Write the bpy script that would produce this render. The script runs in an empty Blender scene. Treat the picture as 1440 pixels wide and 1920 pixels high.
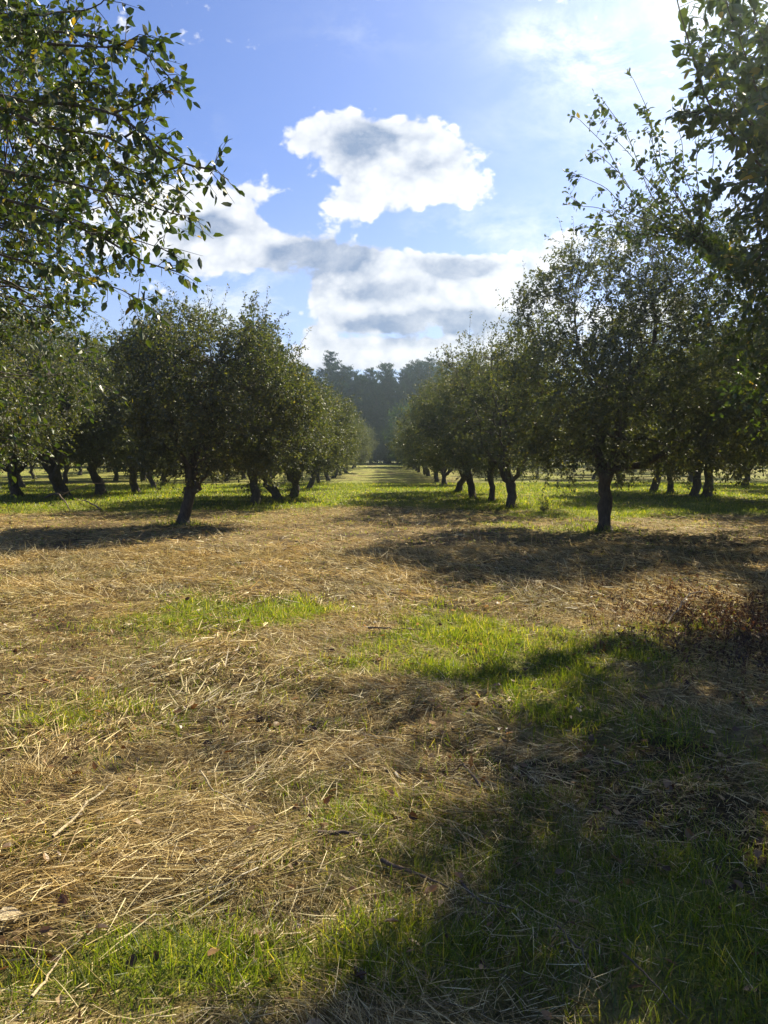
import bpy, math
import numpy as np
from mathutils import Vector

RAD = math.radians
C = bpy.context.scene.collection
rng = np.random.default_rng(7)

# ------------------------------------------------------------------ camera numbers
F, EYE, HOR = 1386.0, 1.60, 868.0
PITCH = math.atan((960 - HOR) / F)
SUN_AZ, SUN_EL = RAD(35), RAD(40)          # azimuth measured from +Y towards +X


def ray(px, py):
    x, y = (px - 720) / F, (960 - py) / F
    c, s = math.cos(PITCH), math.sin(PITCH)
    return np.array([x, c + y * s, -s + y * c])


def at(px, py, Y):
    r = ray(px, py)
    return np.array([r[0] * Y / r[1], Y, EYE + r[2] * Y / r[1]])


def gp(px, py):
    r = ray(px, py)
    t = -EYE / r[2]
    return np.array([r[0] * t, r[1] * t])


# ------------------------------------------------------------------ numpy noise
def _h(ix, iy, iz=0, seed=0):
    n = (ix.astype(np.int64) * 374761393 + iy.astype(np.int64) * 668265263
         + np.asarray(iz).astype(np.int64) * 1274126177 + seed * 974634541) & 0xffffffff
    n = ((n ^ (n >> 13)) * 1274126177) & 0xffffffff
    n = (n ^ (n >> 16)) & 0xffffffff
    return n / 4294967295.0


def noise2(x, y, seed=0):
    x = np.asarray(x, float); y = np.asarray(y, float)
    ix, iy = np.floor(x), np.floor(y)
    fx, fy = x - ix, y - iy
    fx = fx * fx * (3 - 2 * fx); fy = fy * fy * (3 - 2 * fy)
    a = _h(ix, iy, 0, seed); b = _h(ix + 1, iy, 0, seed)
    c = _h(ix, iy + 1, 0, seed); d = _h(ix + 1, iy + 1, 0, seed)
    return (a + (b - a) * fx) * (1 - fy) + (c + (d - c) * fx) * fy


def fbm2(x, y, seed=0, octv=4):
    s, a, t = 0, 0.5, 0
    for i in range(octv):
        s = s + a * noise2(x * 2 ** i, y * 2 ** i, seed + i); t += a; a *= 0.5
    return s / t


def noise3(p, seed=0):
    i = np.floor(p); f = p - i; f = f * f * (3 - 2 * f)
    r = 0
    for dx in (0, 1):
        for dy in (0, 1):
            for dz in (0, 1):
                w = ((f[..., 0] if dx else 1 - f[..., 0]) * (f[..., 1] if dy else 1 - f[..., 1])
                     * (f[..., 2] if dz else 1 - f[..., 2]))
                r = r + w * _h(i[..., 0] + dx, i[..., 1] + dy, i[..., 2] + dz, seed)
    return r


def sstep(a, b, x):
    t = np.clip((x - a) / (b - a), 0, 1)
    return t * t * (3 - 2 * t)


def nrm(v):
    return v / (np.linalg.norm(v, axis=-1, keepdims=True) + 1e-9)


# ------------------------------------------------------------------ ground shape
def ground_z(x, y):
    x = np.asarray(x, float); y = np.asarray(y, float)
    far = np.clip(y - 45, 0, 400)
    z = 1.7 * sstep(0, 1, far / 130) + 0.002 * far * sstep(150, 300, far)
    z = z + 0.30 * (fbm2(x / 17 + 3.1, y / 17, 5, 2) - 0.5) * sstep(14, 30, y)
    near = 1 - sstep(20, 40, y)
    z = z + near * (0.10 * (fbm2(x / 2.3, y / 2.3, 11, 3) - 0.5) + 0.11 * (fbm2(x / .55, y / .55, 21, 3) - 0.5) + (1 - sstep(8, 16, y)) * .05 * (fbm2(x / .17, y / .17, 27, 2) - .5))
    return z


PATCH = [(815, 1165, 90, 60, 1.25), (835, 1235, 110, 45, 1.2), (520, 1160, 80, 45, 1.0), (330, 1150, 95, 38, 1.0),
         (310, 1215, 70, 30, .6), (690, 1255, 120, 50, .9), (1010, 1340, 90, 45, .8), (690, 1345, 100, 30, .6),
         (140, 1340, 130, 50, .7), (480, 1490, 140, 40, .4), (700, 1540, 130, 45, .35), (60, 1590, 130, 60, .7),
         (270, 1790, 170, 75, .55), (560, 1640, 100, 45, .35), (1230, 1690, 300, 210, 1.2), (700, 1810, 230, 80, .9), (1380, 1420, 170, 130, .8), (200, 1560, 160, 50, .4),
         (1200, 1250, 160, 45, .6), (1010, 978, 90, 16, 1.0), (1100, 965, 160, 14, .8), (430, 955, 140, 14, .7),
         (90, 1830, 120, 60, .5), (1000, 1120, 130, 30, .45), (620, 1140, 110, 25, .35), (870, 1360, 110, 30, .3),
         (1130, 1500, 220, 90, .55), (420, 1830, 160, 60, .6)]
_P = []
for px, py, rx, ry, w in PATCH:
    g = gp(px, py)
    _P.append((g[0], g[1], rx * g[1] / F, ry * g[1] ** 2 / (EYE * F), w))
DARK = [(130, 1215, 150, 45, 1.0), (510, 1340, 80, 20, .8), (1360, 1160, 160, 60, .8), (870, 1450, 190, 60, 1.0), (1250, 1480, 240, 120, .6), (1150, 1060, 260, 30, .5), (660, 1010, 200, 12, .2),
        (60, 1150, 120, 18, .5), (150, 1180, 120, 12, .5), (330, 1440, 140, 25, .5), (560, 1390, 120, 20, .5)]  # soil patches; several paint in mottled crown shade and deepen the foreground shadow
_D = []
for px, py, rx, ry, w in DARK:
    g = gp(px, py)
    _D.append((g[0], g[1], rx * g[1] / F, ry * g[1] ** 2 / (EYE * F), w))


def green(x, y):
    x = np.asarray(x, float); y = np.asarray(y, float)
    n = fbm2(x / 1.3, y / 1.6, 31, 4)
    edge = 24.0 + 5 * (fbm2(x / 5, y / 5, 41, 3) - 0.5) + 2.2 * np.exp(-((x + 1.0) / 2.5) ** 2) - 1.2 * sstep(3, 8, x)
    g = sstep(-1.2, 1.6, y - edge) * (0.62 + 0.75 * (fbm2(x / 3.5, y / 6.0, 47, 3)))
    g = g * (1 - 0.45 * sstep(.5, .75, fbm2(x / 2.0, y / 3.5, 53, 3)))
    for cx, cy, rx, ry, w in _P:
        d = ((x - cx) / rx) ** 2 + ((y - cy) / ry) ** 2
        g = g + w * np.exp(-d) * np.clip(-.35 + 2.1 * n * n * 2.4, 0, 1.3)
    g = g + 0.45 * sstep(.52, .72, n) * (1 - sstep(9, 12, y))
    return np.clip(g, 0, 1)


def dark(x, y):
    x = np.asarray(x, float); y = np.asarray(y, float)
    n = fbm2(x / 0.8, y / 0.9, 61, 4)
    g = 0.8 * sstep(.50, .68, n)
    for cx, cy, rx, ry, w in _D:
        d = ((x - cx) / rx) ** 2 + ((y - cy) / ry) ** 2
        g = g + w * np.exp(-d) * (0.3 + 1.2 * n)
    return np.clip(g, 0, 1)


# ------------------------------------------------------------------ mesh helpers
def mesh(name, V, faces, smooth=False):
    """faces: list of int arrays (m,k), one array per polygon size."""
    me = bpy.data.meshes.new(name)
    faces = [np.asarray(f, np.int32) for f in faces if len(f)]
    V = np.asarray(V, np.float32)
    me.vertices.add(len(V)); me.vertices.foreach_set('co', V.ravel())
    nl = sum(f.size for f in faces); npoly = sum(len(f) for f in faces)
    me.loops.add(nl); me.polygons.add(npoly)
    me.loops.foreach_set('vertex_index', np.concatenate([f.ravel() for f in faces]))
    st, o = [], 0
    for f in faces:
        st.append(o + np.arange(len(f)) * f.shape[1]); o += f.size
    me.polygons.foreach_set('loop_start', np.concatenate(st).astype(np.int32))
    me.polygons.foreach_set('use_smooth', np.full(npoly, smooth, dtype=bool))
    me.update(calc_edges=True)
    return me


def obj(name, me, mat, parent=None):
    o = bpy.data.objects.new(name, me); C.objects.link(o)
    me.materials.clear(); me.materials.append(mat)
    if parent: o.parent = parent
    return o


def tag(o, label=None, cat=None, group=None, kind=None):
    if label: o['label'] = label
    if cat: o['category'] = cat
    if group: o['group'] = group
    if kind: o['kind'] = kind
    return o


class Geo:
    def __init__(s): s.V, s.T, s.Q, s.n = [], [], [], 0

    def add(s, V, T=None, Q=None):
        if T is not None: s.T.append(np.asarray(T) + s.n)
        if Q is not None: s.Q.append(np.asarray(Q) + s.n)
        s.V.append(V); s.n += len(V)

    def mesh(s, name, smooth=False):
        f = []
        if s.T: f.append(np.concatenate(s.T))
        if s.Q: f.append(np.concatenate(s.Q))
        return mesh(name, np.concatenate(s.V), f, smooth)


def tube(geo, P, R, sides=6, rough=0.0, seed=0):
    P = np.asarray(P, float); R = np.asarray(R, float); n = len(P)
    T = nrm(np.gradient(P, axis=0))
    ref = np.array([0.31, 0.17, 0.93]) if abs(T[0] @ np.array([0.31, 0.17, 0.93])) < .9 else np.array([1., .1, 0])
    A = np.zeros((n, 3)); a = nrm(np.cross(T[0], ref))
    for i in range(n):
        a = nrm(a - (a @ T[i]) * T[i]); A[i] = a
    B = np.cross(T, A)
    th = np.arange(sides) / sides * 2 * math.pi
    ring = A[:, None] * np.cos(th)[None, :, None] + B[:, None] * np.sin(th)[None, :, None]
    rr = R[:, None] * np.ones((1, sides))
    V = P[:, None] + ring * rr[..., None]
    if rough:
        k = noise3(V * 9.0, seed) - .5 + 1.1 * (noise3(V * 3.5, seed + 1) - .5)
        V = V + ring * (rr * rough * k)[..., None]
    i = np.arange(n - 1)[:, None] * sides; j = np.arange(sides)[None]
    Q = np.stack([i + j, i + (j + 1) % sides, i + sides + (j + 1) % sides, i + sides + j], -1).reshape(-1, 4)
    V = V.reshape(-1, 3)
    cap = np.concatenate([V, P[-1:] + T[-1:] * R[-1] * .5])
    e = (n - 1) * sides
    Tc = np.stack([e + np.arange(sides), e + (np.arange(sides) + 1) % sides, np.full(sides, len(V))], -1)
    geo.add(cap, Tc, Q)


def leaves(geo, pos, axis, nor, size, wid=0.56, fine=False, r=rng):
    n = len(pos)
    if not n: return
    a = nrm(axis); nn = nrm(nor - (nor * a).sum(-1, keepdims=True) * a); s = np.cross(a, nn)
    L = np.asarray(size)[:, None] * np.ones((n, 1))
    fold = r.uniform(.05, .45, (n, 1)); curl = r.uniform(-.1, .35, (n, 1)) * (1.9 if fine else 1); w = wid * r.uniform(.75, 1.2, (n, 1))
    if fine:
        tmpl = [(0, 0, 0), (.33, 0, .3), (.7, 0, .75), (1, 0, 1), (.28, 1, .3), (.66, .86, .75), (.28, -1, .3), (.66, -.86, .75)]
        tri = [(0, 1, 4), (1, 2, 5), (1, 5, 4), (2, 3, 5), (0, 6, 1), (1, 7, 2), (1, 6, 7), (2, 7, 3)]
    else:
        tmpl = [(0, 0, 0), (.48, 1, .4), (1, 0, 1), (.44, -1, .4)]
        tri = [(0, 2, 1), (0, 3, 2)]
    k = len(tmpl); V = np.zeros((n, k, 3))
    for q, (u, v, c) in enumerate(tmpl):
        hv = .5 * w * v
        V[:, q] = pos + L * (u * a + hv * s + (abs(hv) * fold * 1.3 - curl * c * c * .5) * nn)
    T = (np.arange(n)[:, None, None] * k + np.array(tri)[None]).reshape(-1, 3)
    geo.add(V.reshape(-1, 3), T)


# ------------------------------------------------------------------ materials
def mat(name):
    m = bpy.data.materials.new(name); m.use_nodes = True
    nt = m.node_tree; nt.nodes.clear()
    out = nt.nodes.new('ShaderNodeOutputMaterial')
    return m, nt, out


def N(nt, typ, **kw):
    n = nt.nodes.new(typ)
    for k, v in kw.items(): setattr(n, k, v)
    return n


def ramp(nt, fac, stops):
    r = N(nt, 'ShaderNodeValToRGB'); e = r.color_ramp.elements
    while len(e) < len(stops): e.new(0.5)
    for q, (p, c) in zip(e, stops): q.position = p; q.color = (*c, 1)
    nt.links.new(fac, r.inputs[0]); return r.outputs[0]


def mixc(nt, f, a, b, blend='MIX'):
    m = N(nt, 'ShaderNodeMix', data_type='RGBA', blend_type=blend)
    L = nt.links.new
    for sock, v in ((m.inputs['Factor'], f), (m.inputs[6], a), (m.inputs[7], b)):
        if isinstance(v, (int, float)): sock.default_value = v
        elif isinstance(v, tuple): sock.default_value = (*v, 1)
        else: L(v, sock)
    return m.outputs[2]


def foliage(name, stops, trans=0.5, tcol=(1.5, 1.75, .6), gloss=0.05, rough=.42, noise_scale=0.7):
    m, nt, out = mat(name); L = nt.links.new
    geo = N(nt, 'ShaderNodeNewGeometry')
    col = ramp(nt, geo.outputs['Random Per Island'], stops)
    tc = N(nt, 'ShaderNodeTexCoord')
    no = N(nt, 'ShaderNodeTexNoise'); no.inputs['Scale'].default_value = noise_scale; no.inputs['Detail'].default_value = 3
    L(tc.outputs['Object'], no.inputs['Vector'])
    v = ramp(nt, no.outputs['Fac'], [(.3, (.72, .78, .8)), (.7, (1.25, 1.15, .95))])
    col = mixc(nt, 1.0, col, v, 'MULTIPLY')
    d = N(nt, 'ShaderNodeBsdfDiffuse'); t = N(nt, 'ShaderNodeBsdfTranslucent'); g = N(nt, 'ShaderNodeBsdfGlossy')
    L(col, d.inputs['Color'])
    L(mixc(nt, 1.0, col, tcol, 'MULTIPLY'), t.inputs['Color'])
    g.inputs['Roughness'].default_value = rough; g.inputs['Color'].default_value = (1, 1, 1, 1)
    a = N(nt, 'ShaderNodeMixShader'); a.inputs[0].default_value = trans
    L(d.outputs[0], a.inputs[1]); L(t.outputs[0], a.inputs[2])
    b = N(nt, 'ShaderNodeMixShader')
    b.inputs[0].default_value = gloss
    L(a.outputs[0], b.inputs[1]); L(g.outputs[0], b.inputs[2])
    L(b.outputs[0], out.inputs[0])
    return m


M_leaf = foliage('apple_leaf', [(0, (.026, .042, .014)), (.45, (.054, .072, .021)), (.85, (.086, .102, .027)), (.985, (.12, .12, .034)), (1, (.20, .17, .04))], .44, (1.65, 1.6, .5), gloss=.06, rough=.55)
M_leaf_near = foliage('apple_leaf_near', [(0, (.026, .048, .013)), (.45, (.046, .078, .016)), (.85, (.075, .105, .018)), (.982, (.10, .115, .02)), (.993, (.38, .28, .05)), (1, (.46, .32, .05))], .30, (1.5, 1.55, .5), gloss=.05, noise_scale=1.2)
M_needle = foliage('pine_needle', [(0, (.014, .036, .016)), (.6, (.028, .058, .020)), (1, (.045, .078, .024))], .25, (1.2, 1.3, .8), gloss=.02, rough=.6, noise_scale=.35)
M_wood_leaf = foliage('wood_leaf', [(0, (.026, .050, .018)), (.6, (.045, .075, .020)), (1, (.065, .095, .024))], .35, (1.3, 1.5, .7), gloss=.02, rough=.6, noise_scale=.35)
M_straw = foliage('straw', [(0, (.06, .038, .014)), (.2, (.17, .12, .045)), (.5, (.37, .275, .12)), (.8, (.58, .47, .23)), (1, (.76, .67, .40))], .30, (1.1, 1.0, .8), gloss=.03, rough=.5, noise_scale=.9)
M_grass = foliage('grass_blade', [(0, (.05, .080, .008)), (.4, (.10, .15, .014)), (.8, (.17, .21, .025)), (.93, (.26, .26, .05)), (1, (.40, .34, .12))], .6, (1.8, 1.75, .5), gloss=.03, rough=.5, noise_scale=.8)
M_litter = foliage('dead_leaf', [(0, (.05, .026, .012)), (.5, (.13, .07, .03)), (.85, (.26, .16, .075)), (1, (.5, .38, .22))], .3, (1.2, .9, .6), gloss=.03)
M_weed = foliage('dead_weed', [(0, (.028, .015, .009)), (.5, (.07, .036, .018)), (.85, (.13, .07, .035)), (1, (.36, .25, .14))], .25, (1.2, .9, .6), gloss=.03)


def bark(name, a, b, scale=14):
    m, nt, out = mat(name); L = nt.links.new
    tc = N(nt, 'ShaderNodeTexCoord'); mp = N(nt, 'ShaderNodeMapping'); mp.inputs['Scale'].default_value = (1, 1, .35)
    L(tc.outputs['Object'], mp.inputs['Vector'])
    no = N(nt, 'ShaderNodeTexNoise'); no.inputs['Scale'].default_value = scale; no.inputs['Detail'].default_value = 6; no.inputs['Roughness'].default_value = .65
    L(mp.outputs[0], no.inputs['Vector'])
    n2 = N(nt, 'ShaderNodeTexNoise'); n2.inputs['Scale'].default_value = 2.6; n2.inputs['Detail'].default_value = 4
    L(tc.outputs['Object'], n2.inputs['Vector'])
    col = ramp(nt, no.outputs['Fac'], [(.3, a), (.7, b)])
    col = mixc(nt, ramp(nt, n2.outputs['Fac'], [(.55, (0, 0, 0)), (.7, (.5, .5, .5))]), col, (.11, .12, .08))
    p = N(nt, 'ShaderNodeBsdfPrincipled'); p.inputs['Roughness'].default_value = .9
    bu = N(nt, 'ShaderNodeBump'); bu.inputs['Strength'].default_value = .9; bu.inputs['Distance'].default_value = .03
    L(no.outputs['Fac'], bu.inputs['Height']); L(bu.outputs[0], p.inputs['Normal'])
    L(col, p.inputs['Base Color']); L(p.outputs[0], out.inputs[0])
    return m


M_bark = bark('apple_bark', (.030, .024, .019), (.105, .086, .066))
M_pbark = bark('wood_bark', (.035, .028, .022), (.10, .08, .065), 6)
M_stick = bark('stick_bark', (.05, .036, .024), (.17, .12, .08), 22)
M_pale = bark('dry_stem', (.34, .26, .14), (.58, .47, .29), 30)


def ground_material():
    m, nt, out = mat('orchard_floor'); L = nt.links.new
    tc = N(nt, 'ShaderNodeTexCoord')

    def noise(scale, det=5, rough=.6, sx=1, sy=1):
        mp = N(nt, 'ShaderNodeMapping'); mp.inputs['Scale'].default_value = (sx, sy, 1)
        L(tc.outputs['Object'], mp.inputs['Vector'])
        n = N(nt, 'ShaderNodeTexNoise'); n.inputs['Scale'].default_value = scale
        n.inputs['Detail'].default_value = det; n.inputs['Roughness'].default_value = rough
        L(mp.outputs[0], n.inputs['Vector']); return n.outputs['Fac']
    fine = noise(38, 6, .7); mid = noise(3.2, 5, .65); strand = noise(26, 4, .7, 1, .25)
    straw = ramp(nt, fine, [(.28, (.055, .035, .015)), (.5, (.25, .175, .075)), (.72, (.52, .39, .185))])
    straw = mixc(nt, .5, straw, ramp(nt, strand, [(.35, (.19, .13, .05)), (.65, (.56, .44, .21))]))
    straw = mixc(nt, ramp(nt, mid, [(.35, (0, 0, 0)), (.75, (.6, .6, .6))]), straw, (.17, .105, .05))
    turf = ramp(nt, fine, [(.28, (.07, .095, .014)), (.5, (.22, .25, .035)), (.74, (.42, .40, .09))])
    turf = mixc(nt, ramp(nt, mid, [(.45, (0, 0, 0)), (.7, (.7, .7, .7))]), turf, (.30, .27, .08))
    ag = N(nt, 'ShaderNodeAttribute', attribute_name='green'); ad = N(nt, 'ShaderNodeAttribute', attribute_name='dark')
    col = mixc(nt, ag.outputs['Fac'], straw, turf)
    soil_shade = ramp(nt, fine, [(.3, (.02, .013, .007)), (.7, (.085, .052, .026))])  # soil tone, also the colour of the shade painted on the ground
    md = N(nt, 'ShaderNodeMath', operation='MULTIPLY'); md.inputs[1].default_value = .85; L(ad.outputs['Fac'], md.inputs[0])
    col = mixc(nt, md.outputs[0], col, soil_shade)
    p = N(nt, 'ShaderNodeBsdfPrincipled'); p.inputs['Roughness'].default_value = .95; p.inputs['Specular IOR Level'].default_value = .15
    bu = N(nt, 'ShaderNodeBump'); bu.inputs['Strength'].default_value = 1; bu.inputs['Distance'].default_value = .06
    L(fine, bu.inputs['Height'])
    b2 = N(nt, 'ShaderNodeBump'); b2.inputs['Strength'].default_value = 1; b2.inputs['Distance'].default_value = .25
    L(mid, b2.inputs['Height']); L(bu.outputs[0], b2.inputs['Normal'])
    L(b2.outputs[0], p.inputs['Normal']); L(col, p.inputs['Base Color']); L(p.outputs[0], out.inputs[0])
    return m


# ------------------------------------------------------------------ ground
def axis(lo, hi, f0, f1, step, grow):
    a = list(np.arange(f0, f1 + 1e-6, step)); s = step
    while a[-1] < hi: s *= grow; a.append(a[-1] + s)
    s = step
    while a[0] > lo: s *= grow; a.insert(0, a[0] - s)
    return np.array(a)


gx = axis(-500, 500, -7, 7, .07, 1.045); gy = axis(-120, 600, .8, 13, .07, 1.035)
X, Y = np.meshgrid(gx, gy); Z = ground_z(X, Y)
V = np.stack([X, Y, Z], -1).reshape(-1, 3)
nx, ny = len(gx), len(gy)
ii = (np.arange(ny - 1)[:, None] * nx + np.arange(nx - 1)[None]).ravel()
me = mesh('ground', V, [np.stack([ii, ii + 1, ii + nx + 1, ii + nx], -1)], True)
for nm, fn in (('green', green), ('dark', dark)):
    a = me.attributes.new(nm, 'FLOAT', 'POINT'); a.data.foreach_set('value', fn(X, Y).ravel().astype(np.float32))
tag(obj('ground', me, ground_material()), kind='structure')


def wedge(n, y0, y1, marg, r):
    """uniform random points of the camera's ground wedge, with margin in metres"""
    u = r.uniform(size=n)
    k = 720 / F * 1.02
    A = lambda y: k * y * y + 2 * marg * y
    a0, a1 = A(y0), A(y1)
    t = a0 + u * (a1 - a0)
    y = (-marg + np.sqrt(marg * marg + k * t)) / k
    x = r.uniform(-1, 1, n) * (k * y + marg)
    return x, y


def strips(name, P0, D, UP, L, W, bend, material, label, cat):
    """bent 2-segment ribbons; D unit direction, UP bending direction"""
    n = len(P0); S = nrm(np.cross(D, UP + rng.normal(0, .6, (n, 3))))
    L = L[:, None]; W = W[:, None]; bend = bend[:, None]
    V = np.zeros((n, 6, 3))
    for q, (u, w) in enumerate(((0, 1), (.5, .85), (1, .3))):
        c = P0 + D * L * u + UP * bend * L * (u * u)
        V[:, q * 2] = c - S * W * .5 * w; V[:, q * 2 + 1] = c + S * W * .5 * w
    b = np.arange(n)[:, None, None] * 6
    Q = (b + np.array([[0, 1, 3, 2], [2, 3, 5, 4]])[None]).reshape(-1, 4)
    o = obj(name, mesh(name, V.reshape(-1, 3), [Q]), material)
    return tag(o, label, cat, kind='stuff')


def build_straw():
    P, D, L, W, B = [], [], [], [], []
    for n, y0, y1, marg, l0, l1, w0, w1, h in ((120000, 1.6, 4, .8, .03, .17, .0014, .0034, .03), (150000, 4, 8, 1.0, .04, .20, .0020, .0045, .035),
                                              (150000, 8, 14, 1.2, .08, .32, .004, .008, .045), (120000, 14, 27, 1.5, .10, .36, .007, .014, .05),
                                              (26000, 27, 45, 1.5, .14, .4, .011, .02, .05)):
        x, y = wedge(n, y0, y1, marg, rng)
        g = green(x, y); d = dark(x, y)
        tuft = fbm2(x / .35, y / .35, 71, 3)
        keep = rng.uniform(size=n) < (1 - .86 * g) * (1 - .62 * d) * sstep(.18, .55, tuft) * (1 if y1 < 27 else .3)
        x, y, tuft = x[keep], y[keep], tuft[keep]; m = len(x)
        th = 2.2 * math.pi * fbm2(x / .9, y / .9, 81, 2) + rng.normal(0, .75, m)
        el = rng.normal(.06, .16, m); up = rng.uniform(size=m) < .05
        el = np.where(up, rng.uniform(.3, 1.2, m), el)
        D.append(np.stack([np.cos(th) * np.cos(el), np.sin(th) * np.cos(el), np.sin(el)], -1))
        z = ground_z(x, y) + rng.uniform(0, 1, m) ** 1.6 * h * (.4 + 1.6 * tuft)
        l = l0 + (l1 - l0) * rng.uniform(size=m) ** 2.2
        P.append(np.stack([x, y, z], -1)); L.append(l)
        W.append(rng.uniform(w0, w1, m)); B.append(rng.normal(-.05, .16, m))
    # raked swaths where the stems lie side by side
    for a_, b_, wd, n in (((470, 1120), (330, 1330), .30, 5200), ((330, 1250), (120, 1420), .40, 4200), ((600, 1250), (420, 1330), .4, 3800), ((560, 1420), (430, 1500), .22, 2200),
                          ((330, 1560), (-60, 1690), .25, 3600), ((520, 1600), (250, 1690), .2, 2200), ((860, 1500), (980, 1560), .3, 1600), ((300, 1040), (900, 1050), 1.0, 6000)):
        A_, B_ = gp(*a_), gp(*b_); d = (B_ - A_) / np.hypot(*(B_ - A_)); q = np.array([-d[1], d[0]]); n = int(n * .22)
        m = A_ + (B_ - A_) * rng.uniform(-.05, 1.05, (n, 1)) + q * rng.normal(0, wd * .85, (n, 1))
        x, y = m[:, 0], m[:, 1]; th = math.atan2(d[1], d[0]) + rng.normal(0, .5, n) + math.pi * rng.integers(0, 2, n); el = rng.normal(.05, .1, n)
        D.append(np.stack([np.cos(th) * np.cos(el), np.sin(th) * np.cos(el), np.sin(el)], -1))
        P.append(np.stack([x, y, ground_z(x, y) + .01 + rng.uniform(0, .05, n)], -1)); L.append(rng.uniform(.05, .27, n))
        W.append(rng.uniform(.002, .005, n) * (1 + (A_[1] > 8) * 1.2)); B.append(rng.normal(-.06, .1, n))
    P, D, L, W, B = map(np.concatenate, (P, D, L, W, B))
    UP = np.zeros_like(P); UP[:, 2] = 1; UP += rng.normal(0, .5, P.shape); UP = nrm(UP)
    strips('straw', P, D, UP, L, W, B, M_straw, 'loose dry mown hay strewn over the clearing', 'hay')


def build_grass():
    P, D, L, W, B = [], [], [], [], []
    for n, y0, y1, marg, l0, l1, w0, w1 in ((90000, 1.6, 4, .8, .03, .10, .002, .0042), (150000, 4, 8, 1.0, .035, .11, .003, .006),
                                            (120000, 8, 14, 1.2, .04, .11, .005, .009), (90000, 14, 27, 1.5, .05, .13, .009, .016),
                                            (110000, 27, 55, 1.5, .05, .14, .018, .034)):
        x, y = wedge(n, y0, y1, marg, rng)
        g = green(x, y)
        tuft = fbm2(x / .22, y / .22, 91, 3)
        keep = rng.uniform(size=n) < np.clip(g * 1.6, .15, 1) * sstep(.18, .55, tuft)
        x, y, tuft, g = x[keep], y[keep], tuft[keep], g[keep]; m = len(x)
        th = rng.uniform(0, 2 * math.pi, m); el = rng.normal(1.05, .35, m)
        D.append(np.stack([np.cos(th) * np.cos(el), np.sin(th) * np.cos(el), np.sin(el)], -1))
        P.append(np.stack([x, y, ground_z(x, y) - .005], -1))
        L.append((l0 + (l1 - l0) * rng.uniform(size=m) ** 1.3) * (.55 + .9 * tuft) * (.75 + .5 * g))
        W.append(rng.uniform(w0, w1, m)); B.append(rng.uniform(-.55, .05, m))
    P, D, L, W, B = map(np.concatenate, (P, D, L, W, B))
    UP = np.zeros_like(P); UP[:, 2] = 1
    strips('grass', P, D, UP, L, W, B, M_grass, 'short green grass growing in patches through the hay', 'grass')


def build_litter():
    g = Geo()
    for n, y0, y1, s0, s1 in ((1500, 1.6, 5, .025, .06), (2600, 5, 12, .03, .07), (1500, 12, 26, .04, .08)):
        x, y = wedge(n, y0, y1, 1, rng)
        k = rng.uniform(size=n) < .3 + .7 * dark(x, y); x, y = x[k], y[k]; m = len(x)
        p = np.stack([x, y, ground_z(x, y) + rng.uniform(.015, .05, m)], -1)
        a = rng.normal(0, 1, (m, 3)); a[:, 2] *= .3
        nn = rng.normal(0, .45, (m, 3)); nn[:, 2] += 1
        leaves(g, p, a, nn, rng.uniform(s0, s1, m), .6, True)
    tag(obj('leaf_litter', g.mesh('leaf_litter'), M_litter), 'curled brown dead leaves scattered over the hay', 'leaves', kind='stuff')


def build_weeds():
    """dead reddish brown weeds at the right of the clearing"""
    P, D, L, W, B = [], [], [], [], []
    lg = Geo()
    for px, py, sx, sy, n in ((1375, 1165, .7, .8, 2200), (1290, 1120, .8, .8, 900), (1430, 1230, .6, .6, 1200), (1350, 1070, 1.1, 1.2, 400)):
        c = gp(px, py)
        x = c[0] + rng.normal(0, sx, n); y = c[1] + rng.normal(0, sy, n)
        th = rng.uniform(0, 2 * math.pi, n); el = rng.normal(.75, .4, n)
        d = np.stack([np.cos(th) * np.cos(el), np.sin(th) * np.cos(el), np.sin(el)], -1)
        p = np.stack([x, y, ground_z(x, y) - .01], -1); l = rng.uniform(.06, .24, n)
        P.append(p); D.append(d); L.append(l); W.append(rng.uniform(.003, .007, n)); B.append(rng.uniform(-.5, .1, n))
        for k in range(2):
            t = rng.uniform(.2, .8, n)[:, None]
            leaves(lg, p + d * l[:, None] * t, d + rng.normal(0, .8, (n, 3)), rng.normal(0, 1, (n, 3)), rng.uniform(.02, .045, n), .5)
    P, D, L, W, B = map(np.concatenate, (P, D, L, W, B))
    UP = np.zeros_like(P); UP[:, 2] = 1
    o = strips('dead_weeds', P, D, UP, L, W, B, M_weed, 'dark reddish brown dead weeds at the right of the clearing', 'weeds')
    tag(obj('weed_leaves', lg.mesh('weed_leaves'), M_weed, o), kind='stuff')


build_straw(); build_grass(); build_litter(); build_weeds()


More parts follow.
